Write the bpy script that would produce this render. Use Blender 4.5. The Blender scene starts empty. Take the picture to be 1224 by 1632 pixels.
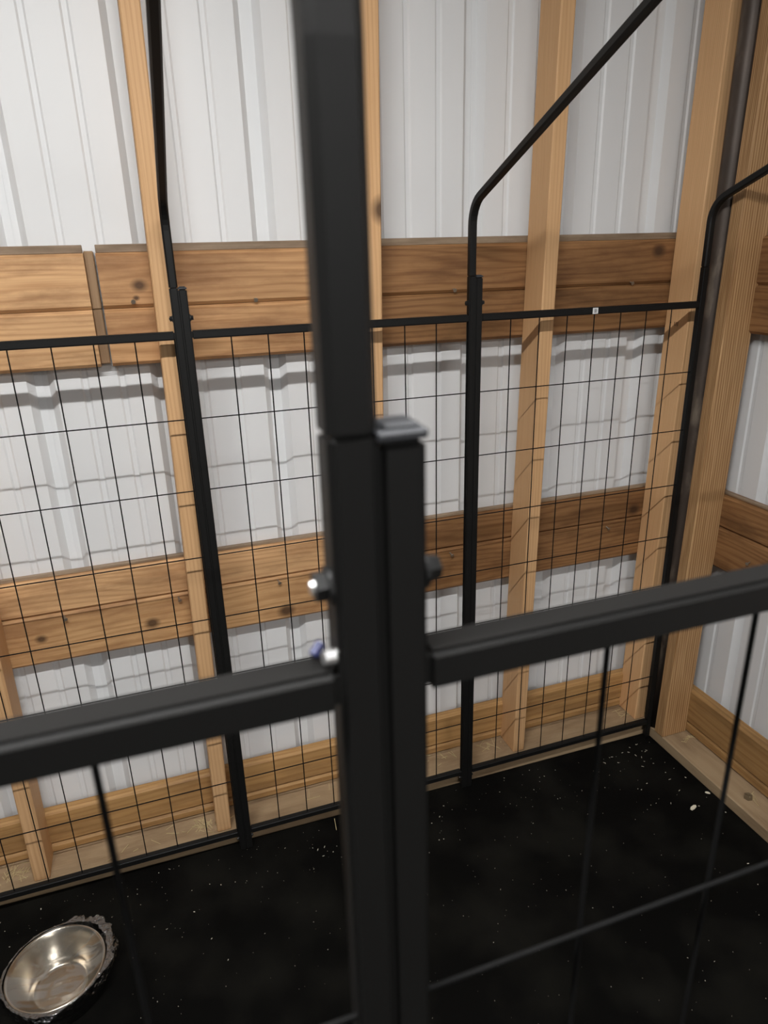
import bpy, bmesh, math, random
from mathutils import Vector, Matrix
random.seed(7)

# ------------------------------------------------------------------ units
# Survey coordinates: x along the back wall (0 = kennel's back corner), y towards the back wall,
# z up (-0.122 = top of the rubber mat).  SC turns them into metres with the mat top at z = 0.
SC, ZO = 0.9, 0.122
def W(x, y, z): return Vector((x*SC, y*SC, (z+ZO)*SC))

scn = bpy.context.scene
COL = scn.collection

# ------------------------------------------------------------------ camera
cam_d = bpy.data.cameras.new('camera'); cam = bpy.data.objects.new('camera', cam_d); COL.objects.link(cam)
cam_d.sensor_fit = 'VERTICAL'; cam_d.sensor_height = 36.0; cam_d.sensor_width = 27.0
cam_d.lens = 1109.07*36.0/1632.0
cam_d.clip_start = 0.01
R3 = Matrix(((0.9444, 0.1374, -0.2986), (-0.3277, 0.3209, -0.8886), (-0.0262, 0.9371, 0.3481)))
cam.matrix_world = Matrix.Translation(W(-1.35898, -1.48894, 1.35744)) @ R3.to_4x4()
cam_d.dof.use_dof = True; cam_d.dof.focus_distance = 1.65; cam_d.dof.aperture_fstop = 11.0
scn.camera = cam

# ------------------------------------------------------------------ world, exposure
wd = bpy.data.worlds.new('barn_air'); scn.world = wd; wd.use_nodes = True
wd.node_tree.nodes['Background'].inputs[0].default_value = (1.0, 1.0, 0.99, 1)
wd.node_tree.nodes['Background'].inputs[1].default_value = 0.12
LAMP_W = 325.0          # emission strength of each shop light's diffuser
scn.view_settings.view_transform = 'Standard'; scn.view_settings.look = 'None'
scn.view_settings.gamma = 1.0; scn.view_settings.use_curve_mapping = False
scn.view_settings.exposure = 0.0

# ------------------------------------------------------------------ materials
def mat(name, col, rough=0.5, metal=0.0, spec=0.5):
    m = bpy.data.materials.new(name); m.use_nodes = True
    b = m.node_tree.nodes['Principled BSDF']
    b.inputs['Base Color'].default_value = (*col, 1); b.inputs['Roughness'].default_value = rough
    b.inputs['Metallic'].default_value = metal; b.inputs['Specular IOR Level'].default_value = spec
    return m
def nodes(m): return m.node_tree.nodes, m.node_tree.links, m.node_tree.nodes['Principled BSDF']

def wood(name, light, dark, stain=(0.10, 0.05, 0.022), stain_amt=0.0, ring=26.0, contrast=1.0, knots=(), rough=0.6, swirl=26.0):
    """Sawn softwood.  The 'grain' attribute holds (along, across, thick) in metres."""
    m = mat(name, light, rough, 0, 0.3); N, L, b = nodes(m)
    at = N.new('ShaderNodeAttribute'); at.attribute_name = 'grain'
    oi = N.new('ShaderNodeObjectInfo')
    mul = N.new('ShaderNodeMath'); mul.operation = 'MULTIPLY'; mul.inputs[1].default_value = 37.0
    L.new(oi.outputs['Random'], mul.inputs[0])
    off = N.new('ShaderNodeCombineXYZ')
    for i in range(3): L.new(mul.outputs[0], off.inputs[i])
    def mapped(scale, seeded=True):
        v = N.new('ShaderNodeVectorMath'); v.operation = 'MULTIPLY'; v.inputs[1].default_value = scale
        L.new(at.outputs['Vector'], v.inputs[0])
        if not seeded: return v.outputs[0]
        a = N.new('ShaderNodeVectorMath'); a.operation = 'ADD'
        L.new(v.outputs[0], a.inputs[0]); L.new(off.outputs[0], a.inputs[1]); return a.outputs[0]
    # growth-ring bands, bent by a slow noise that runs with the grain
    slow = N.new('ShaderNodeTexNoise'); slow.inputs['Scale'].default_value = 1.0; slow.inputs['Detail'].default_value = 2
    L.new(mapped((1.7, 10, 10)), slow.inputs['Vector'])
    sep = N.new('ShaderNodeSeparateXYZ'); L.new(at.outputs['Vector'], sep.inputs[0])
    def math_(op, a, b_):
        n = N.new('ShaderNodeMath'); n.operation = op
        for i, v in enumerate((a, b_)):
            if isinstance(v, (int, float)): n.inputs[i].default_value = v
            else: L.new(v, n.inputs[i])
        return n.outputs[0]
    ph = math_('ADD', math_('MULTIPLY', sep.outputs[1], ring*6.0), math_('MULTIPLY', slow.outputs['Fac'], swirl))
    ph = math_('ADD', ph, math_('MULTIPLY', sep.outputs[2], ring*9.0))
    s = math_('MULTIPLY', math_('ADD', math_('SINE', ph, 0), 1.0), 0.5)
    s = math_('POWER', s, 2.2)
    fine = N.new('ShaderNodeTexNoise'); fine.inputs['Scale'].default_value = 1.0; fine.inputs['Detail'].default_value = 3
    L.new(mapped((7, 330, 330)), fine.inputs['Vector'])
    fac = math_('ADD', math_('MULTIPLY', s, 0.46*contrast), math_('MULTIPLY', math_('SUBTRACT', fine.outputs['Fac'], 0.34), 1.15*contrast))
    mix = N.new('ShaderNodeMix'); mix.data_type = 'RGBA'; mix.clamp_factor = True
    L.new(fac, mix.inputs[0]); mix.inputs[6].default_value = (*light, 1); mix.inputs[7].default_value = (*dark, 1)
    out = mix.outputs[2]
    if stain_amt:
        bl = N.new('ShaderNodeTexNoise'); bl.inputs['Scale'].default_value = 1.0; bl.inputs['Detail'].default_value = 8; bl.inputs['Roughness'].default_value = 0.62
        L.new(mapped((4.2, 15, 15)), bl.inputs['Vector'])
        r = N.new('ShaderNodeMapRange'); r.inputs[1].default_value = 0.45; r.inputs[2].default_value = 0.66; r.inputs[4].default_value = stain_amt
        L.new(bl.outputs['Fac'], r.inputs[0])
        mx = N.new('ShaderNodeMix'); mx.data_type = 'RGBA'; L.new(r.outputs[0], mx.inputs[0])
        L.new(out, mx.inputs[6]); mx.inputs[7].default_value = (*stain, 1); out = mx.outputs[2]
    for (kx, ky, kr) in knots:
        d = N.new('ShaderNodeVectorMath'); d.operation = 'SUBTRACT'; d.inputs[1].default_value = (kx, ky, 0)
        L.new(at.outputs['Vector'], d.inputs[0])
        d2 = N.new('ShaderNodeVectorMath'); d2.operation = 'MULTIPLY'; d2.inputs[1].default_value = (0.8, 1, 0)
        L.new(d.outputs[0], d2.inputs[0])
        ln = N.new('ShaderNodeVectorMath'); ln.operation = 'LENGTH'; L.new(d2.outputs[0], ln.inputs[0])
        wob = math_('ADD', ln.outputs['Value'], math_('MULTIPLY', math_('SUBTRACT', slow.outputs['Fac'], 0.5), kr*0.9))
        r = N.new('ShaderNodeMapRange'); r.inputs[1].default_value = kr*0.55; r.inputs[2].default_value = kr*1.7
        r.inputs[3].default_value = 0.88; r.inputs[4].default_value = 0.0; L.new(wob, r.inputs[0])
        mx = N.new('ShaderNodeMix'); mx.data_type = 'RGBA'; L.new(r.outputs[0], mx.inputs[0])
        L.new(out, mx.inputs[6]); mx.inputs[7].default_value = (0.055, 0.027, 0.014, 1); out = mx.outputs[2]
    # each piece its own shade
    hs = N.new('ShaderNodeHueSaturation'); L.new(out, hs.inputs['Color'])
    rv = N.new('ShaderNodeMapRange'); rv.inputs[3].default_value = 0.88; rv.inputs[4].default_value = 1.1; L.new(oi.outputs['Random'], rv.inputs[0])
    L.new(rv.outputs[0], hs.inputs['Value'])
    L.new(hs.outputs[0], b.inputs['Base Color'])
    bp = N.new('ShaderNodeBump'); bp.inputs['Strength'].default_value = 0.18; bp.inputs['Distance'].default_value = 0.002
    L.new(fine.outputs['Fac'], bp.inputs['Height']); L.new(bp.outputs[0], b.inputs['Normal'])
    return m

STUD_L, STUD_D = (0.72, 0.44, 0.225), (0.55, 0.30, 0.13)
GIRT_L, GIRT_D = (0.34, 0.175, 0.072), (0.19, 0.085, 0.031)
M = {}
M['stud'] = wood('stud_pine', STUD_L, STUD_D, ring=130, contrast=0.85, swirl=14)
M['stud_line'] = wood('stud_lined_pine', (0.52, 0.32, 0.155), (0.25, 0.125, 0.048), ring=150, contrast=1.5, swirl=9)
M['girt'] = wood('girt_board', GIRT_L, GIRT_D, stain=(0.075, 0.033, 0.013), stain_amt=0.62, ring=70, swirl=48, contrast=1.1)
M['girt_pale'] = wood('girt_board_pale', (0.66, 0.40, 0.20), (0.43, 0.225, 0.10), stain=(0.22, 0.105, 0.045), stain_amt=0.7, ring=70, swirl=48, contrast=1.0)
M['base'] = wood('base_board', (0.44, 0.255, 0.10), (0.29, 0.145, 0.05), stain_amt=0.45, ring=60, contrast=0.9)
M['sill'] = wood('sill_board', (0.40, 0.29, 0.175), (0.29, 0.195, 0.11), stain=(0.16, 0.10, 0.055), stain_amt=0.55, ring=10, contrast=0.7, rough=0.75)
M['dusty'] = wood('dusty_tongue', (0.36, 0.27, 0.185), (0.24, 0.165, 0.105), stain=(0.10, 0.06, 0.035), stain_amt=0.6, ring=60)
M['end'] = wood('darker_end_wood', (0.37, 0.235, 0.13), (0.23, 0.135, 0.07), stain_amt=0.3)  # darker wood tone for the set-back blocks at the board ends

m = mat('white_painted_steel', (0.77, 0.77, 0.755), 0.42, 0, 0.4); N, L, b = nodes(m)
tc = N.new('ShaderNodeTexCoord'); nz = N.new('ShaderNodeTexNoise'); nz.inputs['Scale'].default_value = 2.5; nz.inputs['Detail'].default_value = 4
mp = N.new('ShaderNodeMapping'); mp.inputs['Scale'].default_value = (1, 1, 0.25)
L.new(tc.outputs['Object'], mp.inputs[0]); L.new(mp.outputs[0], nz.inputs['Vector'])
rp = N.new('ShaderNodeValToRGB'); rp.color_ramp.elements[0].position = 0.3; rp.color_ramp.elements[0].color = (0.725, 0.73, 0.735, 1)
rp.color_ramp.elements[1].position = 0.65; rp.color_ramp.elements[1].color = (0.785, 0.79, 0.795, 1)
L.new(nz.outputs['Fac'], rp.inputs[0]); L.new(rp.outputs[0], b.inputs['Base Color']); M['steel'] = m

m = mat('black_powder_coat', (0.0065, 0.0063, 0.006), 0.50, 0, 0.26); N, L, b = nodes(m)
nz = N.new('ShaderNodeTexNoise'); nz.inputs['Scale'].default_value = 900
bp = N.new('ShaderNodeBump'); bp.inputs['Strength'].default_value = 0.08; bp.inputs['Distance'].default_value = 0.0006
L.new(nz.outputs['Fac'], bp.inputs['Height']); L.new(bp.outputs[0], b.inputs['Normal']); M['black'] = m
M['wire'] = mat('black_wire', (0.007, 0.007, 0.007), 0.6, 0, 0.06)
M['cap'] = mat('black_plastic_cap', (0.035, 0.037, 0.042), 0.55, 0, 0.5)
M['zinc'] = mat('zinc_plated', (0.72, 0.72, 0.72), 0.28, 0.9)
M['blackbolt'] = mat('black_oxide', (0.012, 0.012, 0.012), 0.45, 0.0, 0.3)
M['blue'] = mat('blue_plastic', (0.02, 0.026, 0.11), 0.5)
M['paper'] = mat('white_sticker', (0.80, 0.80, 0.79), 0.6)
M['ink'] = mat('black_ink', (0.03, 0.03, 0.03), 0.7)
M['stamp'] = mat('lumber_ink', (0.16, 0.08, 0.035), 0.8)
M['nail'] = mat('dull_nail', (0.42, 0.38, 0.32), 0.45, 0.8)
M['straw'] = mat('dry_straw', (0.55, 0.44, 0.24), 0.8)
M['shaving'] = mat('pale_shaving', (0.62, 0.56, 0.46), 0.8)
M['chip'] = mat('pale_wood_chip', (0.72, 0.66, 0.52), 0.7)
M['concrete'] = mat('concrete', (0.20, 0.19, 0.175), 0.9)
N, L, b = nodes(M['concrete']); nz = N.new('ShaderNodeTexNoise'); nz.inputs['Scale'].default_value = 9; nz.inputs['Detail'].default_value = 8
rp = N.new('ShaderNodeValToRGB'); rp.color_ramp.elements[0].color = (0.14, 0.13, 0.12, 1); rp.color_ramp.elements[1].color = (0.27, 0.26, 0.24, 1)
L.new(nz.outputs['Fac'], rp.inputs[0]); L.new(rp.outputs[0], b.inputs['Base Color'])

m = mat('black_rubber', (0.010, 0.0098, 0.0085), 0.85, 0, 0.08); N, L, b = nodes(m)
tc = N.new('ShaderNodeTexCoord')
nz = N.new('ShaderNodeTexNoise'); nz.inputs['Scale'].default_value = 7; nz.inputs['Detail'].default_value = 7; L.new(tc.outputs['Object'], nz.inputs['Vector'])
rp = N.new('ShaderNodeValToRGB'); rp.color_ramp.elements[0].position = 0.42; rp.color_ramp.elements[0].color = (0.0016, 0.0015, 0.0012, 1)
rp.color_ramp.elements[1].position = 0.78; rp.color_ramp.elements[1].color = (0.0095, 0.009, 0.007, 1)
L.new(nz.outputs['Fac'], rp.inputs[0]); L.new(rp.outputs[0], b.inputs['Base Color'])
n2 = N.new('ShaderNodeTexNoise'); n2.inputs['Scale'].default_value = 260; n2.inputs['Detail'].default_value = 3; L.new(tc.outputs['Object'], n2.inputs['Vector'])
bp = N.new('ShaderNodeBump'); bp.inputs['Strength'].default_value = 0.3; bp.inputs['Distance'].default_value = 0.002
L.new(n2.outputs['Fac'], bp.inputs['Height']); L.new(bp.outputs[0], b.inputs['Normal']); M['rubber'] = m

m = mat('rusty_pipe', (0.06, 0.042, 0.033), 0.48, 0.35, 0.5); N, L, b = nodes(m)
tc = N.new('ShaderNodeTexCoord'); mp = N.new('ShaderNodeMapping'); mp.inputs['Scale'].default_value = (14, 14, 4)
nz = N.new('ShaderNodeTexNoise'); nz.inputs['Scale'].default_value = 1.6; nz.inputs['Detail'].default_value = 8
L.new(tc.outputs['Object'], mp.inputs[0]); L.new(mp.outputs[0], nz.inputs['Vector'])
rp = N.new('ShaderNodeValToRGB'); rp.color_ramp.elements[0].position = 0.35; rp.color_ramp.elements[0].color = (0.055, 0.042, 0.034, 1)
rp.color_ramp.elements[1].position = 0.74; rp.color_ramp.elements[1].color = (0.30, 0.24, 0.18, 1)
e = rp.color_ramp.elements.new(0.56); e.color = (0.085, 0.062, 0.048, 1)
L.new(nz.outputs['Fac'], rp.inputs[0]); L.new(rp.outputs[0], b.inputs['Base Color'])
bp = N.new('ShaderNodeBump'); bp.inputs['Strength'].default_value = 0.25; bp.inputs['Distance'].default_value = 0.002
L.new(nz.outputs['Fac'], bp.inputs['Height']); L.new(bp.outputs[0], b.inputs['Normal']); M['pipe'] = m

m = mat('stainless_steel', (0.52, 0.465, 0.39), 0.16, 1.0); N, L, b = nodes(m)
tc = N.new('ShaderNodeTexCoord'); nz = N.new('ShaderNodeTexNoise'); nz.inputs['Scale'].default_value = 5
L.new(tc.outputs['Object'], nz.inputs['Vector'])
r = N.new('ShaderNodeMapRange'); r.inputs[3].default_value = 0.20; r.inputs[4].default_value = 0.30; L.new(nz.outputs['Fac'], r.inputs[0])
L.new(r.outputs[0], b.inputs['Roughness']); M['stainless'] = m
m = bpy.data.materials.new('clear_film'); m.use_nodes = True; N, L = m.node_tree.nodes, m.node_tree.links
N.remove(N['Principled BSDF']); o = N['Material Output']
tr = N.new('ShaderNodeBsdfTransparent'); tr.inputs[0].default_value = (0.95, 0.95, 0.94, 1)
gl = N.new('ShaderNodeBsdfGlossy'); gl.inputs['Roughness'].default_value = 0.16
fr = N.new('ShaderNodeFresnel'); fr.inputs[0].default_value = 1.55
ad = N.new('ShaderNodeMath'); ad.operation = 'MULTIPLY_ADD'; ad.inputs[1].default_value = 0.22; ad.inputs[2].default_value = 0.02
mx = N.new('ShaderNodeMixShader'); L.new(fr.outputs[0], ad.inputs[0]); L.new(ad.outputs[0], mx.inputs[0])
L.new(tr.outputs[0], mx.inputs[1]); L.new(gl.outputs[0], mx.inputs[2]); L.new(mx.outputs[0], o.inputs[0]); M['film'] = m
m = m.copy(); m.name = 'crumpled_film'; N, L = m.node_tree.nodes, m.node_tree.links
gl = [n for n in N if n.type == 'BSDF_GLOSSY'][0]; gl.inputs['Roughness'].default_value = 0.09
tc = N.new('ShaderNodeTexCoord'); nz = N.new('ShaderNodeTexNoise'); nz.inputs['Scale'].default_value = 95; nz.inputs['Detail'].default_value = 3
bp = N.new('ShaderNodeBump'); bp.inputs['Strength'].default_value = 1.0; bp.inputs['Distance'].default_value = 0.006
L.new(tc.outputs['Object'], nz.inputs['Vector']); L.new(nz.outputs['Fac'], bp.inputs['Height']); L.new(bp.outputs[0], gl.inputs['Normal'])
_m = [n for n in N if n.type == 'MATH'][0]; _m.inputs[1].default_value = 1.0; _m.inputs[2].default_value = 0.30
M['crumple'] = m
m = bpy.data.materials.new('lit_diffuser'); m.use_nodes = True; b = m.node_tree.nodes['Principled BSDF']
b.inputs['Base Color'].default_value = (0.8, 0.8, 0.8, 1); b.inputs['Emission Color'].default_value = (1.0, 0.995, 0.98, 1)
b.inputs['Emission Strength'].default_value = LAMP_W; M['lit'] = m
M['housing'] = mat('white_enamel', (0.7, 0.7, 0.7), 0.4)

# ------------------------------------------------------------------ builders
WORLD_LOC = {}
def empty(name, loc, parent=None):
    o = bpy.data.objects.new(name, None); COL.objects.link(o); o.empty_display_size = 0.05
    p = WORLD_LOC[parent.name] if parent else Vector()
    o.parent = parent; o.location = loc - p; WORLD_LOC[o.name] = Vector(loc); return o
def tag(o, label, cat=None, group=None, kind=None):
    o['label'] = label
    if cat: o['category'] = cat
    if group: o['group'] = group
    if kind: o['kind'] = kind
    return o
def build(name, bm, material, parent=None, smooth=False, grain=None, origin=None):
    """bm holds metres in world space; the object's origin goes to the middle of its base."""
    bmesh.ops.recalc_face_normals(bm, faces=bm.faces[:])
    vs = [v.co.copy() for v in bm.verts]
    lo = Vector([min(v[i] for v in vs) for i in range(3)]); hi = Vector([max(v[i] for v in vs) for i in range(3)])
    og = origin or Vector(((lo.x+hi.x)/2, (lo.y+hi.y)/2, lo.z))
    for v in bm.verts: v.co -= og
    me = bpy.data.meshes.new(name); bm.to_mesh(me); bm.free()
    if smooth:
        for p in me.polygons: p.use_smooth = True
    if grain:
        a = me.attributes.new('grain', 'FLOAT_VECTOR', 'POINT')
        for i, v in enumerate(vs): a.data[i].vector = grain(v)
    me.materials.append(material)
    o = bpy.data.objects.new(name, me); COL.objects.link(o)
    p = WORLD_LOC[parent.name] if parent else Vector()
    o.parent = parent; o.location = og - p; WORLD_LOC[o.name] = og; return o
def box(bm, x0, x1, y0, y1, z0, z1, c=0.0, lean=0.0, seg=1):
    """chamfered box, survey units"""
    b2 = bmesh.new(); bmesh.ops.create_cube(b2, size=1)
    for v in b2.verts:
        v.co = Vector((x0 if v.co.x < 0 else x1, y0 if v.co.y < 0 else y1, z0 if v.co.z < 0 else z1))
    if c: bmesh.ops.bevel(b2, geom=b2.edges[:], offset=c, segments=seg, affect='EDGES')
    idx = {}
    for v in b2.verts: idx[v] = bm.verts.new(W(v.co.x + lean*(v.co.z-0.4), v.co.y, v.co.z))
    for f in b2.faces: bm.faces.new([idx[v] for v in f.verts])
    b2.free(); return bm
def cyl(bm, p0, p1, r, n=8, r1=None, cap=True):
    """metres; r1 = end radius"""
    p0, p1 = Vector(p0), Vector(p1); d = (p1-p0).normalized(); r1 = r if r1 is None else r1
    u = d.orthogonal().normalized(); w = d.cross(u)
    A = [bm.verts.new(p0 + r*(math.cos(2*math.pi*i/n)*u + math.sin(2*math.pi*i/n)*w)) for i in range(n)]
    B = [bm.verts.new(p1 + r1*(math.cos(2*math.pi*i/n)*u + math.sin(2*math.pi*i/n)*w)) for i in range(n)]
    for i in range(n): bm.faces.new((A[i], A[(i+1) % n], B[(i+1) % n], B[i]))
    if cap: bm.faces.new(A[::-1]); bm.faces.new(B)
def prism_x(bm, prof, x0, x1):
    """profile [(y,z)] extruded along x, survey units"""
    A = [bm.verts.new(W(x0, y, z)) for y, z in prof]; B = [bm.verts.new(W(x1, y, z)) for y, z in prof]
    n = len(prof)
    for i in range(n): bm.faces.new((A[i], A[(i+1) % n], B[(i+1) % n], B[i]))
    bm.faces.new(A[::-1]); bm.faces.new(B)
def prism_y(bm, prof, y0, y1):
    A = [bm.verts.new(W(x, y0, z)) for x, z in prof]; B = [bm.verts.new(W(x, y1, z)) for x, z in prof]
    n = len(prof)
    for i in range(n): bm.faces.new((A[i], A[(i+1) % n], B[(i+1) % n], B[i]))
    bm.faces.new(A[::-1]); bm.faces.new(B)
gX = lambda v: (v.x, v.z, v.y)                 # grain along x / y / z
gY = lambda v: (v.y, v.z, v.x)
gZ = lambda v: (v.z, v.x, v.y)
gZs = lambda v: (v.z, v.y, v.x)

# ------------------------------------------------------------------ the setting: floor
bm = bmesh.new(); box(bm, -5.2, 0.4, -8.2, 0.4, -0.25, -0.135)
tag(build('floor', bm, M['concrete']), 'grey concrete floor under the black rubber mat', kind='structure')

# corrugated steel: flats with two small ribs between deep trapezoid channels
PER = 0.255
def profile(u0, u1, centre):
    """list of (u, depth) along the wall from u0 to u1"""
    pts = [(u0, None)]
    k0 = math.floor((u0-centre)/PER)-1; k1 = math.ceil((u1-centre)/PER)+1
    for k in range(k0, k1+1):
        c = centre + k*PER
        for du, d in ((-0.0975, 0), (-0.0935, .0035), (-0.0845, .0035), (-0.0805, 0), (-0.0275, 0), (-0.0135, .02), (0.0135, .02), (0.0275, 0),
                      (0.0805, 0), (0.0845, .0035), (0.0935, .0035), (0.0975, 0)):
            if u0 < c+du < u1: pts.append((c+du, d))
    pts.append((u1, None))
    pts[0] = (u0, pts[1][1]); pts[-1] = (u1, pts[-2][1]); return pts
def sheet(name, parent, u0, u1, centre, base, axis, z0=-0.10, z1=3.0, lift=0.0):
    bm = bmesh.new(); P = profile(u0, u1, centre); rows = []
    for t in (0, 0.0012):
        for z in (z0, z1):
            rows.append([bm.verts.new(W(u, base-lift+d+t, z) if axis == 'x' else W(base-lift+d+t, u, z)) for u, d in P])
    a, b2, c, d2 = rows; n = len(P)
    for i in range(n-1):
        bm.faces.new((a[i], a[i+1], b2[i+1], b2[i])); bm.faces.new((c[i], d2[i], d2[i+1], c[i+1]))
        bm.faces.new((a[i], c[i], c[i+1], a[i+1])); bm.faces.new((b2[i], b2[i+1], d2[i+1], d2[i]))
    bm.faces.new((a[0], b2[0], d2[0], c[0])); bm.faces.new((a[-1], c[-1], d2[-1], b2[-1]))
    return build(name, bm, M['steel'], parent)

wall_back = empty('wall_back', W(-1.2, 0.18, -0.122))
tag(wall_back, 'white ribbed steel back wall with brown horizontal boards and upright pine studs', kind='structure')
YW, YG = 0.176, 0.134
for i, (u0, u1) in enumerate(((-3.61, -2.59), (-2.592, -1.57), (-1.572, -0.55), (-0.552, 0.20))):
    sheet('steel_sheet', wall_back, u0, u1, -0.552, YW, 'x', lift=0.0016*(i % 2))

def girt_profile(f, back, z0, z1, tongue, sgn=1):
    """board with chamfered front edges, a tongue on top; f = front plane, back plane"""
    c = 0.007; t = back-f
    p = [(back, z0), (f+c, z0), (f, z0+c), (f, z1-c), (f+c, z1)]
    return p + [(back, z1)]
def girt_x(parent, x0, x1, z0, z1, tongue, material, f=YG, back=YW-0.002):
    bm = bmesh.new(); prism_x(bm, girt_profile(f, back, z0, z1, tongue), x0, x1)
    o = build('board', bm, material, parent, grain=gX)
    if tongue:
        t = back-f; bm = bmesh.new(); box(bm, x0+0.001, x1-0.001, f+0.30*t, f+0.62*t, z1+0.0002, z1+tongue, 0.001)
        build('tongue', bm, M['dusty'], o, grain=gX)
    return o
def girt_y(parent, y0, y1, z0, z1, tongue, material, f, back):
    bm = bmesh.new(); prism_y(bm, girt_profile(f, back, z0, z1, tongue), y0, y1)
    o = build('board', bm, material, parent, grain=gY)
    if tongue:
        t = back-f; bm = bmesh.new(); box(bm, f+0.30*t, f+0.62*t, y0+0.001, y1-0.001, z1+0.0002, z1+tongue, 0.001)
        build('tongue', bm, M['dusty'], o, grain=gY)
    return o
def kz(z): return (z+ZO)*SC
def knotted(name, base, ks):
    L_, D_, st = base
    return wood(name, L_, D_, stain=(0.12*L_[0]/.37, 0.05*L_[0]/.37, 0.02*L_[0]/.37), stain_amt=st, ring=70, swirl=48, contrast=1.1, knots=[(x*SC, kz(z), r*SC) for x, z, r in ks])
GP = ((0.62, 0.37, 0.175), (0.42, 0.22, 0.09), 0.6); GB = (GIRT_L, GIRT_D, 0.6)
XR = 0.122
b_ul = girt_x(wall_back, -2.75, -1.4428, 1.2635, 1.374, 0.016, M['girt_pale'])
b_ll = girt_x(wall_back, -2.75, -1.4428, 1.1450, 1.2625, 0.0, M['girt_pale'])
for z0, z1 in ((1.2635, 1.378), (1.150, 1.2625)):
    bm = bmesh.new(); box(bm, -1.4426, -1.4235, YG+0.011, YW-0.002, z0, z1, 0.002)
    build('end_block', bm, M['end'], wall_back, grain=gZ)
XS = -0.864                                  # the boards meet behind the middle stud
GM = ((0.56, 0.32, 0.15), (0.36, 0.18, 0.075), 0.6)
b_ur = girt_x(wall_back, -1.4195, XS-0.001, 1.2635, 1.374, 0.016, knotted('girt_board_a', GM, ((-1.3425, 1.308, .010), (-1.352, 1.283, .004))))
b_ur2 = girt_x(wall_back, XS+0.001, XR, 1.2635, 1.374, 0.016, knotted('girt_board_b', GB, ((-0.0247, 1.345, .012),)))
girt_x(wall_back, -1.4195, XS-0.001, 1.1450, 1.2625, 0.0, knotted('girt_board_c', GM, ()))
girt_x(wall_back, XS+0.001, XR, 1.1450, 1.2625, 0.0, M['girt'])
girt_x(wall_back, -2.75, XS-0.001, 0.5865, 0.676, 0.008, M['girt_pale'])
girt_x(wall_back, XS+0.001, XR, 0.5865, 0.676, 0.008, knotted('girt_board_d', GB, ((-0.018, .613, .013),)))
b_l2 = girt_x(wall_back, -2.75, XS-0.001, 0.460, 0.5855, 0.0, knotted('girt_board_e', GP, ((-1.4233, .519, .010), (-1.6725, .528, .008), (-1.0903, .4865, .013))))
b_l2r = girt_x(wall_back, XS+0.001, XR, 0.460, 0.5855, 0.0, M['girt'])
girt_x(wall_back, -2.75, XR, -0.062, 0.0386, 0.0, M['base'], f=0.125, back=0.150)
girt_x(wall_back, -2.75, XR, -0.0915, -0.063, 0.0, M['base'], f=0.125, back=0.150)
# sill
SKEW = lambda x: 0.012 + 0.032*(0.2-x/SC)/2.95      # the sill's front edge runs a little out of line
def skewed(bm, y_at):
    for v in bm.verts:
        if abs(v.co.y - y_at*SC) < 0.006: v.co.y += (SKEW(v.co.x)-0.012)*SC
bm = bmesh.new()
for xa, xb in ((-2.75, 0.20),): box(bm, xa, xb, 0.012, YW-0.003, -0.1345, -0.092, 0.003)
skewed(bm, 0.012)
build('sill_board', bm, M['sill'], wall_back, grain=lambda v: (v.x, v.y, v.z))
# studs
LEAN = 0.016
def stud(parent, x0, x1, y0, y1, material, g=gZ, top=3.0, lean=LEAN):
    bm = bmesh.new(); box(bm, x0, x1, y0, y1, -0.0915, top, 0.0025, lean)
    return build('stud', bm, material, parent, grain=g)
for x0, mm in ((-2.234, 'stud'), (-1.784, 'stud'), (-1.333, 'stud'), (-0.884, 'stud_knot'), (-0.438, 'stud')):
    if mm == 'stud_knot':
        material = wood('stud_pine_knotted', STUD_L, STUD_D, ring=130, contrast=0.85, swirl=14, knots=[(kz(1.445), (x0+0.036+0.016*1.04)*SC, 0.017*SC)])
    else: material = M['stud']
    stud(wall_back, x0, x0+0.037, 0.045, YG-0.001, material)
corner_stud = stud(wall_back, 0.008, 0.046, 0.045, YG-0.001, M['stud'])
# faint lumber stamp on the corner stud's side
for i, (y, z, h) in enumerate(((0.095, 1.158, .011), (0.089, 1.158, .011), (0.083, 1.158, .011), (0.110, 1.160, .004), (0.110, 1.148, .004))):
    bm = bmesh.new(); xs = 0.008 + LEAN*(z-0.4)
    box(bm, xs-0.0004, xs+0.0004, y-0.0012, y+0.0012, z-h/2, z+h/2)
    build('stamp_mark', bm, M['stamp'], corner_stud)
# nails, each in the board that it holds
def nail(parent, x, y, z, d=(0, -1, 0), ln=0.006):
    bm = bmesh.new(); p = W(x, y, z); d = Vector(d)
    cyl(bm, p - d*0.004, p + d*ln, 0.0016, 6); cyl(bm, p + d*ln, p + d*(ln+0.0016), 0.0044, 8)
    return build('nail', bm, M['nail'], parent)
for p, x, z in ((b_ur, -1.1031, 1.2709), (b_ur, -1.3606, 1.2786), (b_ur2, -.6202, 1.2717), (b_ur2, -.1052, 1.2688)): nail(p, x, YG, z, (0.2, -1, -0.35))
for p, x, z in ((b_l2, -1.6142, .578), (b_l2, -1.3543, .577), (b_l2r, -.6238, .573), (b_l2r, -.1117, .572), (b_l2, -1.1065, .578)): nail(p, x, YG, z, (0.25, -1, -0.4), 0.009)

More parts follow.
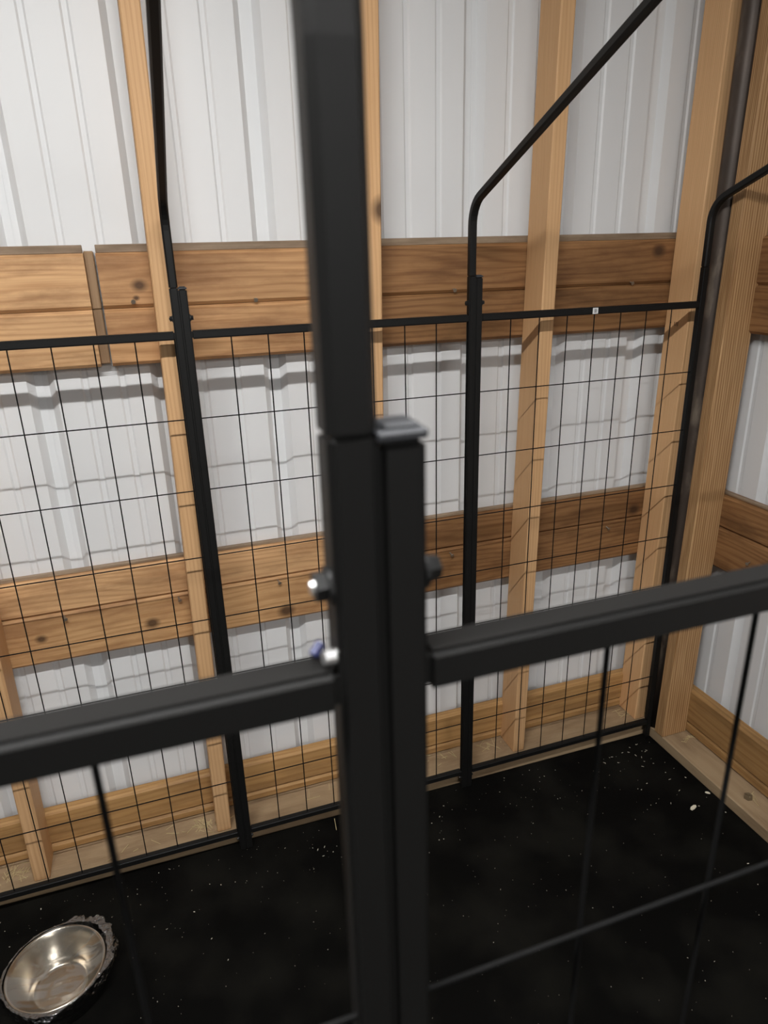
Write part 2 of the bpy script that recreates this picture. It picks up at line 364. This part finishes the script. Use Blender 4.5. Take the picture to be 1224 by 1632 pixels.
wall_right = empty('wall_right', W(0.17, -0.9, -0.122))
tag(wall_right, 'white ribbed steel side wall with brown boards and a pine stud', kind='structure')
XW = 0.168
for i, (u0, u1) in enumerate(((-0.916, 0.172), (-1.936, -0.914), (-2.6, -1.934))):
    sheet('steel_sheet', wall_right, u0, u1, -0.152, XW, 'y', lift=0.0016*(i % 2))
Y0, Y1 = -2.5, 0.132
girt_y(wall_right, Y0, Y1, 1.2595, 1.374, 0.016, M['girt'], XR, XW-0.002)
girt_y(wall_right, Y0, Y1, 1.140, 1.2585, 0.0, M['girt'], XR, XW-0.002)
girt_y(wall_right, Y0, Y1, 0.6055, 0.700, 0.006, M['girt'], XR, XW-0.002)
b_r2 = girt_y(wall_right, Y0, Y1, 0.482, 0.6045, 0.0, M['girt'], XR, XW-0.002)
girt_y(wall_right, Y0, 0.124, -0.0545, 0.062, 0.0, M['base'], 0.110, 0.140)
girt_y(wall_right, Y0, 0.124, -0.0915, -0.0555, 0.0, M['base'], 0.113, 0.140)
bm = bmesh.new(); box(bm, 0.026, XW-0.003, Y0, 0.0115, -0.1345, -0.092, 0.003)
sill_r = build('sill_board', bm, M['sill'], wall_right, grain=lambda v: (v.y, v.x, v.z))
stud(wall_right, 0.030, XR-0.0005, -0.060, -0.022, M['stud_line'], g=gZ)
for yy in (-0.96, -1.41): stud(wall_right, 0.030, XR-0.0005, yy, yy+0.038, M['stud_line'], g=gZ, lean=0)
nail(b_r2, XR, -0.1814, 0.5474, (-1, -0.2, -0.2), 0.010)
bm = bmesh.new(); p = W(0.0689, -0.3532, -0.0925)
cyl(bm, p, p+Vector((0, 0, 0.009)), 0.0105, 6); cyl(bm, p+Vector((0, 0, 0.009)), p+Vector((0, 0, 0.014)), 0.005, 8)
build('anchor_nut', bm, mat('weathered_nut', (0.20, 0.15, 0.09), 0.6, 0.4), sill_r)

# ------------------------------------------------------------------ mat and pipe
bm = bmesh.new(); box(bm, -2.6, 0.0235, -2.3, 0.0105, -0.1345, -0.122, 0.002); skewed(bm, 0.0105)
tag(build('rubber_mat', bm, M['rubber']), 'large black rubber floor mat under the wire dog kennel', 'mat')

bm = bmesh.new()
n = 24; r = 0.0265
rings = []
for z in (-0.0915, 0.5, 1.2, 1.9, 3.0):
    x = 0.0625 + 0.008*(z-1.6); y = 0.008
    rings.append([bm.verts.new(W(x + r*math.cos(2*math.pi*i/n), y + r*math.sin(2*math.pi*i/n), z)) for i in range(n)])
for A, B in zip(rings, rings[1:]):
    for i in range(n): bm.faces.new((A[i], A[(i+1) % n], B[(i+1) % n], B[i]))
bm.faces.new(rings[0][::-1]); bm.faces.new(rings[-1])
tag(build('steel_pipe', bm, M['pipe'], smooth=True), 'rusty dark brown steel pipe standing upright in the corner between two studs', 'pipe')

# ------------------------------------------------------------------ the kennel
T = 0.0165; H2 = T/2; WR = 0.0014
ken = empty('dog_kennel', W(-0.96, -0.64, -0.122))
tag(ken, 'black steel dog kennel with wire mesh panels and arched roof tubes', 'kennel')
RT, RB = 1.2225, -0.058             # tops of the upper and lower rails
PT = 1.306                          # top of the capped posts
YF = -1.281                         # front line
def tube(name, parent, x0, x1, y0, y1, z0, z1, c=0.0024):
    bm = bmesh.new(); box(bm, x0, x1, y0, y1, z0, z1, c, seg=3); return build(name, bm, M['black'], parent)
_vm = {}
def wire_v(parent, x, y, z0, z1):
    k = ('v', round(z0, 4), round(z1, 4))
    if k not in _vm:
        bm = bmesh.new(); cyl(bm, W(x, y, z0), W(x, y, z1), WR*SC, 6, cap=False); o = build('vertical_wire', bm, M['wire'], parent, smooth=True); _vm[k] = o; return o
    o = _vm[k].copy(); COL.objects.link(o); og = W(x, y, z0); o.parent = parent
    WORLD_LOC[o.name] = og
    base = _vm[k]; o.location = og - WORLD_LOC[parent.name]; return o
def wire_h(parent, x0, x1, y, z):
    k = ('h', round(x1-x0, 4)); og = W((x0+x1)/2, y, z) - Vector((0, 0, WR*SC))
    if k not in _vm:
        bm = bmesh.new(); cyl(bm, W(x0, y, z), W(x1, y, z), WR*SC, 6, cap=False); o = build('horizontal_wire', bm, M['wire'], parent, smooth=True, origin=og); _vm[k] = o; return o
    o = _vm[k].copy(); COL.objects.link(o); o.parent = parent; WORLD_LOC[o.name] = og; o.location = og - WORLD_LOC[parent.name]; return o
S, RS = 0.0762, 0.15657
def panel(xl, xr, y, wires, left_cap=True, right=True, top=None):
    """xl = centre of the capped left post, xr = centre of the right post that carries the roof tube"""
    p = empty('wire_panel', W((xl+xr)/2, y, -0.122), ken)
    tube('top_rail', p, xl+H2, xr-H2, y-H2, y+H2, RT-T, RT)
    tube('bottom_rail', p, xl+H2, xr-H2, y-H2, y+H2, RB-T, RB)
    tube('end_post', p, xl-H2, xl+H2, y-H2, y+H2, -0.122, PT-0.004)
    # plastic cap with a lip and a shallow dome
    bm = bmesh.new(); box(bm, xl-H2-0.0003, xl+H2+0.0003, y-H2-0.0003, y+H2+0.0003, PT-0.004, PT-0.0005, 0.0009)
    box(bm, xl-H2+0.002, xl+H2-0.002, y-H2+0.002, y+H2-0.002, PT-0.0005, PT+0.0012, 0.0009)
    build('post_cap', bm, M['cap'], p)
    tube('end_post', p, xr-H2, xr+H2, y-H2, y+H2, -0.122, PT)
    for x in wires: wire_v(p, x, y, RB-0.004, RT-T+0.004)
    for r_ in range(1, 8): wire_h(p, xl+H2-0.002, xr-H2+0.002, y-2*WR, 1.2-r_*RS)
    # small weld studs where the cross wires meet the right post
    return p
XB = (0.012, -0.636, -1.2815, -1.927)      # roof-tube posts along the back
back_panels = []
for i in range(3):
    xl = XB[i+1]+T
    back_panels.append(panel(xl, XB[i], 0.0, [-i*0.6457 - k*S for k in range(1 if i == 0 else 0, 8)]))
XF = (0.006, -0.6505, -1.3010, -1.957)
for i in range(3):
    xl = XF[i+1]+T
    if i == 0: ws = [XF[1]+T+0.083 + k*S for k in range(7)]
    elif i == 1: ws = [-1.193 + k*0.0785 for k in range(7)]
    else: ws = [-1.392 - k*S for k in range(7)]
    panel(xl, XF[i], YF, ws)
# roof arches: a square tube up from each right post, bent, over to the front
def arch(xb, xf):
    zb = 1.452; sl = 0.39; R = 0.062
    def bend(path, a, b, c, r_, nseg=7):
        u = (a-b).normalized(); v = (c-b).normalized(); ang = u.angle(v); t = r_/math.tan(ang/2)
        ctr = b + (u+v).normalized()*(r_/math.sin(ang/2)); s = b+u*t; e = b+v*t
        for k in range(nseg+1):
            q = (s-ctr).normalized().slerp((e-ctr).normalized(), k/nseg)*r_; path.append(ctr+q)
    zk = zb + sl*(-YF)/2
    pts = [Vector((xb, 0, PT)), Vector((xb, 0, zb)), Vector(((xb+xf)/2, YF/2, zk)), Vector((xf, YF, zb)), Vector((xf, YF, PT))]
    path = [pts[0]]
    for k, r_ in ((1, R), (2, 0.12), (3, R)): bend(path, pts[k-1], pts[k], pts[k+1], r_)
    path.append(pts[-1])
    bm = bmesh.new(); rings = []; c = 0.003; h = H2
    sec = [(-h+c, -h), (h-c, -h), (h, -h+c), (h, h-c), (h-c, h), (-h+c, h), (-h, h-c), (-h, -h+c)]
    side = Vector((1, 0, 0))
    for k, p in enumerate(path):
        t = (path[min(k+1, len(path)-1)] - path[max(k-1, 0)]).normalized()
        if 0 < k < len(path)-1: t = ((path[k+1]-p).normalized() + (p-path[k-1]).normalized()).normalized()
        s2 = (side - t*side.dot(t)).normalized(); w = t.cross(s2)
        rings.append([bm.verts.new(W(*(p + s2*a + w*b_))) for a, b_ in sec])
    for A, B in zip(rings, rings[1:]):
        for i in range(8): bm.faces.new((A[i], A[(i+1) % 8], B[(i+1) % 8], B[i]))
    bm.faces.new(rings[0][::-1]); bm.faces.new(rings[-1])
    return build('roof_arch', bm, M['black'], ken)
for a, b_ in zip(XB, XF): arch(a, b_)
# bolts that join each pair of posts: hex head on the right, nut with a bright thread end on the left
def bolt(x_l, x_r, y, z, bright=True, s=1.0):
    q = W(0, y, z)
    bm = bmesh.new(); a = Vector((x_r*SC, q.y, q.z))
    cyl(bm, a, a+Vector((0.0015, 0, 0)), 0.0062*s, 16); cyl(bm, a+Vector((0.0015, 0, 0)), a+Vector((0.0062*s, 0, 0)), 0.0048*s, 6, r1=0.0040*s)
    h = build('bolt', bm, M['blackbolt'], ken)
    bm = bmesh.new(); a = Vector((x_l*SC, q.y, q.z))
    cyl(bm, a, a-Vector((0.0012, 0, 0)), 0.0060*s, 16); cyl(bm, a-Vector((0.0012, 0, 0)), a-Vector((0.005*s, 0, 0)), 0.0047*s, 6)
    nt = build('nut', bm, M['blackbolt'], h)
    bm = bmesh.new(); cyl(bm, a-Vector((0.004*s, 0, 0)), a-Vector((0.0062*s, 0, 0)), 0.0027*s, 12, r1=0.0020*s); build('thread_end', bm, M['zinc'] if bright else M['blackbolt'], h)
    return h
for i in (1, 2):
    bolt(XB[i]-H2, XB[i]+T+H2, 0, 1.247, False); bolt(XB[i]-H2, XB[i]+T+H2, 0.0, -0.085, True, 0.7)
bolt(XF[2]-H2, XF[2]+T+H2, YF, 1.2525, True)
bolt(XF[1]-H2, XF[1]+T+H2, YF, 1.2525, True)
# second bright bolt with a blue tag where the left front rail meets the post
hb = None
bm = bmesh.new(); a = W(XF[2]-H2, YF, 1.2262)
a = Vector((a.x, a.y-0.002, a.z)); cyl(bm, a+Vector((0.001, 0, 0)), a-Vector((0.004, 0.001, -0.0005)), 0.0027, 12, r1=0.0022); hb = build('bolt', bm, M['zinc'], ken)
bm = bmesh.new(); b2 = a + Vector((-0.0050, 0.006, 0.0008))
cyl(bm, b2+Vector((0.0022, 0.001, 0.0002)), b2+Vector((-0.0012, -0.0015, -0.0022)), 0.0017, 8); build('blue_tag', bm, M['blue'], hb)
# white sticker on the back rail, four lines of print
st_p = back_panels[0]
bm = bmesh.new(); box(bm, -0.3165, -0.3015, -H2-0.0006, -H2, 1.2075, 1.2215); sk = build('sticker', bm, M['paper'], st_p)
bm = bmesh.new()
for z, a, b_ in ((1.2182, -.312, -.306), (1.2158, -.3128, -.3052), (1.2135, -.312, -.306), (1.2112, -.3128, -.3055)): box(bm, a, b_, -H2-0.0009, -H2-0.0006, z-0.0006, z+0.0006)
sk2 = build('print_lines', bm, M['ink'], st_p)

# ------------------------------------------------------------------ bowl in film
def lathe(bm, c, prof, n=64, zoff=0):
    rings = [[bm.verts.new(Vector((c.x + r*math.cos(2*math.pi*i/n), c.y + r*math.sin(2*math.pi*i/n), c.z + z))) for i in range(n)] for r, z in prof]
    for A, B in zip(rings, rings[1:]):
        for i in range(n): bm.faces.new((A[i], A[(i+1) % n], B[(i+1) % n], B[i]))
    bm.faces.new(rings[0][::-1]); bm.faces.new(rings[-1])
bc = W(-1.711, -0.2485, -0.122); RB_ = 0.0912; HB = 0.063
bowl = empty('dog_bowl', bc)
tag(bowl, 'shiny stainless steel dog bowl still wrapped in clear plastic film', 'bowl')
bm = bmesh.new()
prof = [(0.0001, 0.006), (0.040, 0.0055), (0.047, 0.0062), (0.0505, 0.009), (0.0530, 0.0135), (0.0560, 0.0155), (0.0585, 0.018), (0.066, 0.027), (0.074, 0.040),
        (0.0805, 0.053), (0.0845, 0.0605), (0.087, 0.0628), (0.0895, 0.0625), (0.0912, 0.060), (0.0905, 0.0572), (0.0878, 0.0575), (0.0845, 0.055), (0.076, 0.039), (0.066, 0.020), (0.058, 0.006), (0.054, 0.001), (0.050, 0.0), (0.0001, 0.001)]
lathe(bm, bc, prof); build('bowl_body', bm, M['stainless'], bowl, smooth=True)
def nz3(x, y, z): 
    from mathutils import noise
    return noise.noise(Vector((x, y, z)))
def film(name, fn, nu, nv, close=True):
    bm = bmesh.new(); g = [[bm.verts.new(fn(i/nu, j/nv)) for i in range(nu if close else nu+1)] for j in range(nv+1)]
    for j in range(nv):
        for i in range(nu):
            k = (i+1) % nu if close else i+1
            bm.faces.new((g[j][i], g[j][k], g[j+1][k], g[j+1][i]))
    return build(name, bm, M['crumple'], bowl)
def skirt(u, v):
    a = 2*math.pi*u; ca, sa = math.cos(a), math.sin(a)
    bulge = 0.003 + 0.013*max(0, math.cos(a-0.25))**3 + 0.012*max(0, math.cos(a-0.95))**10 + 0.007*max(0, math.cos(a-3.2))**12 + 0.007*max(0, math.cos(a+1.75))**8
    cr = nz3(ca*4.5, sa*4.5, v*3)*0.6 + nz3(ca*13, sa*13, v*6+5)*0.5
    r = RB_*0.972 + (bulge*math.sin(math.pi*min(1, v*1.05+0.06))**0.6)*(1+1.1*cr) - 0.016*max(0, v-0.5) + (0.002 if v > .04 else 0)
    z = HB + 0.0025 - 0.010*v - (HB-0.010)*max(0, v-0.25)/0.75*0.95 + 0.22*bulge*(1+2*cr)*math.sin(math.pi*min(1, v*1.6))
    z = max(z, 0.0015)
    return Vector((bc.x + r*ca, bc.y + r*sa, bc.z + z))
film('plastic_wrap', skirt, 150, 18)
def cover(u, v):                       # the film pulled loosely across the mouth on the far side
    a = 2*math.pi*u; r = RB_*0.965*v; x, y = r*math.cos(a), r*math.sin(a)
    cr = nz3(x*30, y*45, 3)*0.9
    z = HB + 0.003 - 0.026*(1-v*v) + 0.005*cr*(1-v**6)
    return Vector((bc.x + x, bc.y + y, bc.z + z))
bm = bmesh.new(); n_, m_ = 72, 18
ctr = bm.verts.new(cover(0, 0)); g = [[bm.verts.new(cover(i/n_, j/m_)) for i in range(n_)] for j in range(1, m_+1)]
for i in range(n_): bm.faces.new((ctr, g[0][i], g[0][(i+1) % n_]))
for j in range(m_-1):
    for i in range(n_): bm.faces.new((g[j][i], g[j][(i+1) % n_], g[j+1][(i+1) % n_], g[j+1][i]))
build('film_cover', bm, M['film'], bowl, smooth=True)

# ------------------------------------------------------------------ litter
def stick(bm, c, ang, ln, w, h, tilt=0.0):
    d = Vector((math.cos(ang)*math.cos(tilt), math.sin(ang)*math.cos(tilt), math.sin(tilt))); s = Vector((-math.sin(ang), math.cos(ang), 0)); up = Vector((0, 0, 1))
    vs = [bm.verts.new(c + d*ln*a + s*w*b_ + up*h*e) for e in (0, 1) for a, b_ in ((-.5, -.5), (.5, -.5), (.5, .5), (-.5, .5))]
    for f in ((0, 3, 2, 1), (4, 5, 6, 7), (0, 1, 5, 4), (1, 2, 6, 5), (2, 3, 7, 6), (3, 0, 4, 7)): bm.faces.new([vs[i] for i in f])
bm = bmesh.new()
for k in range(700):
    x = random.uniform(-2.0, 0.0); y = -1.15*random.random()**1.3 + 0.0
    sz = random.choice((0.0004, 0.0005, 0.0006, 0.0008, 0.0010, 0.0014))
    if random.random() < 0.12: sz *= 1.8
    if (x+1.711)**2 + (y+.2485)**2 < 0.135**2: continue
    stick(bm, W(x, y, -0.1218), random.uniform(0, 6.3), sz*random.uniform(0.8, 2.0), sz*0.7, 0.0006)
for k in range(36):
    x = random.gauss(-0.95, 0.12); y = -0.03-abs(random.gauss(0, 0.05)); stick(bm, W(x, y, -0.1218), random.uniform(0, 6.3), random.uniform(.002, .006), 0.0012, 0.0006)
for k in range(24):
    x = -0.02-abs(random.gauss(0, 0.12)); y = -0.03-abs(random.gauss(0, 0.12)); stick(bm, W(x, y, -0.1218), random.uniform(0, 6.3), random.uniform(.002, .007), 0.0011, 0.0006)
tag(build('wood_shavings', bm, M['shaving']), 'fine pale sawdust specks and shavings scattered over the black mat', 'shavings', kind='stuff')
def chip(x, y, ln, w, ang, label):
    bm = bmesh.new(); c = W(x, y, -0.1219)
    out = [(-.5, -.3), (-.1, -.5), (.35, -.42), (.5, -.05), (.3, .4), (-.2, .5), (-.48, .2)]
    ca, sa = math.cos(ang), math.sin(ang)
    A = [bm.verts.new(c + Vector((ca*a*ln - sa*b_*w, sa*a*ln + ca*b_*w, 0.0))) for a, b_ in out]
    B = [bm.verts.new(c + Vector((ca*a*ln*.9 - sa*b_*w*.85, sa*a*ln*.9 + ca*b_*w*.85, 0.002))) for a, b_ in out]
    for i in range(7): bm.faces.new((A[i], A[(i+1) % 7], B[(i+1) % 7], B[i]))
    bm.faces.new(A[::-1]); bm.faces.new(B)
    tag(build('wood_chip', bm, M['chip']), label, 'wood chip')
chip(-0.0701, -0.3044, 0.024, 0.010, 0.35, 'largest pale wood chip lying flat on the black mat')
chip(0.0080, -0.2737, 0.013, 0.006, -0.7, 'small pale wood sliver on the mat edge beside the side sill board')
bm = bmesh.new()
def wisp(x, y, n_, spread, z=-0.0915):
    for k in range(n_):
        stick(bm, W(x + random.gauss(0, spread), y + random.gauss(0, spread*0.6), z), random.uniform(0, 6.3), random.uniform(.012, .04), 0.0011, 0.0011, random.uniform(0, 0.55) if k % 3 == 0 else 0.02)
wisp(-1.365, 0.085, 34, 0.02); wisp(-1.83, 0.085, 26, 0.03); wisp(-0.50, 0.10, 12, 0.02); wisp(-0.66, 0.10, 10, 0.03); wisp(-0.02, 0.09, 8, 0.012)
wisp(0.105, -0.085, 10, 0.012); wisp(-1.5, 0.075, 10, 0.05); wisp(0.08, -0.36, 5, 0.015); wisp(-1.0, 0.08, 8, 0.06)
tag(build('straw_wisps', bm, M['straw']), 'loose dry straw wisps lying on the sill boards by the studs', 'straw', kind='stuff')

# ------------------------------------------------------------------ shop lights over the aisle, the farthest one added as fill
def shop_light(x, y, z, label, ln=1.15, w=0.058):
    t = empty('shop_light', W(x, y, z)); tag(t, label, 'light')
    bm = bmesh.new(); box(bm, x-ln/2, x+ln/2, y-w/2, y+w/2, z+0.004, z+0.045, 0.008); build('housing', bm, M['housing'], t)
    bm = bmesh.new(); box(bm, x-ln/2+0.02, x+ln/2-0.02, y-w/2+0.008, y+w/2-0.008, z-0.001, z+0.003); build('diffuser', bm, M['lit'], t)
    for s in (-1, 1):
        bm = bmesh.new(); cyl(bm, W(x+s*ln*0.4, y, z+0.045), W(x+s*ln*0.4, y, z+0.75), 0.0015, 6); build('hanger', bm, M['zinc'], t)
shop_light(-1.58, -1.38, 2.25, 'long white shop light hanging nearest the kennel')
shop_light(-0.7, -4.0, 2.35, 'long white shop light in the aisle second from the kennel')
shop_light(-0.7, -6.6, 2.35, 'unseen long white fill light added far behind the kennel')  # extra lamp, added only to even out the light on the walls
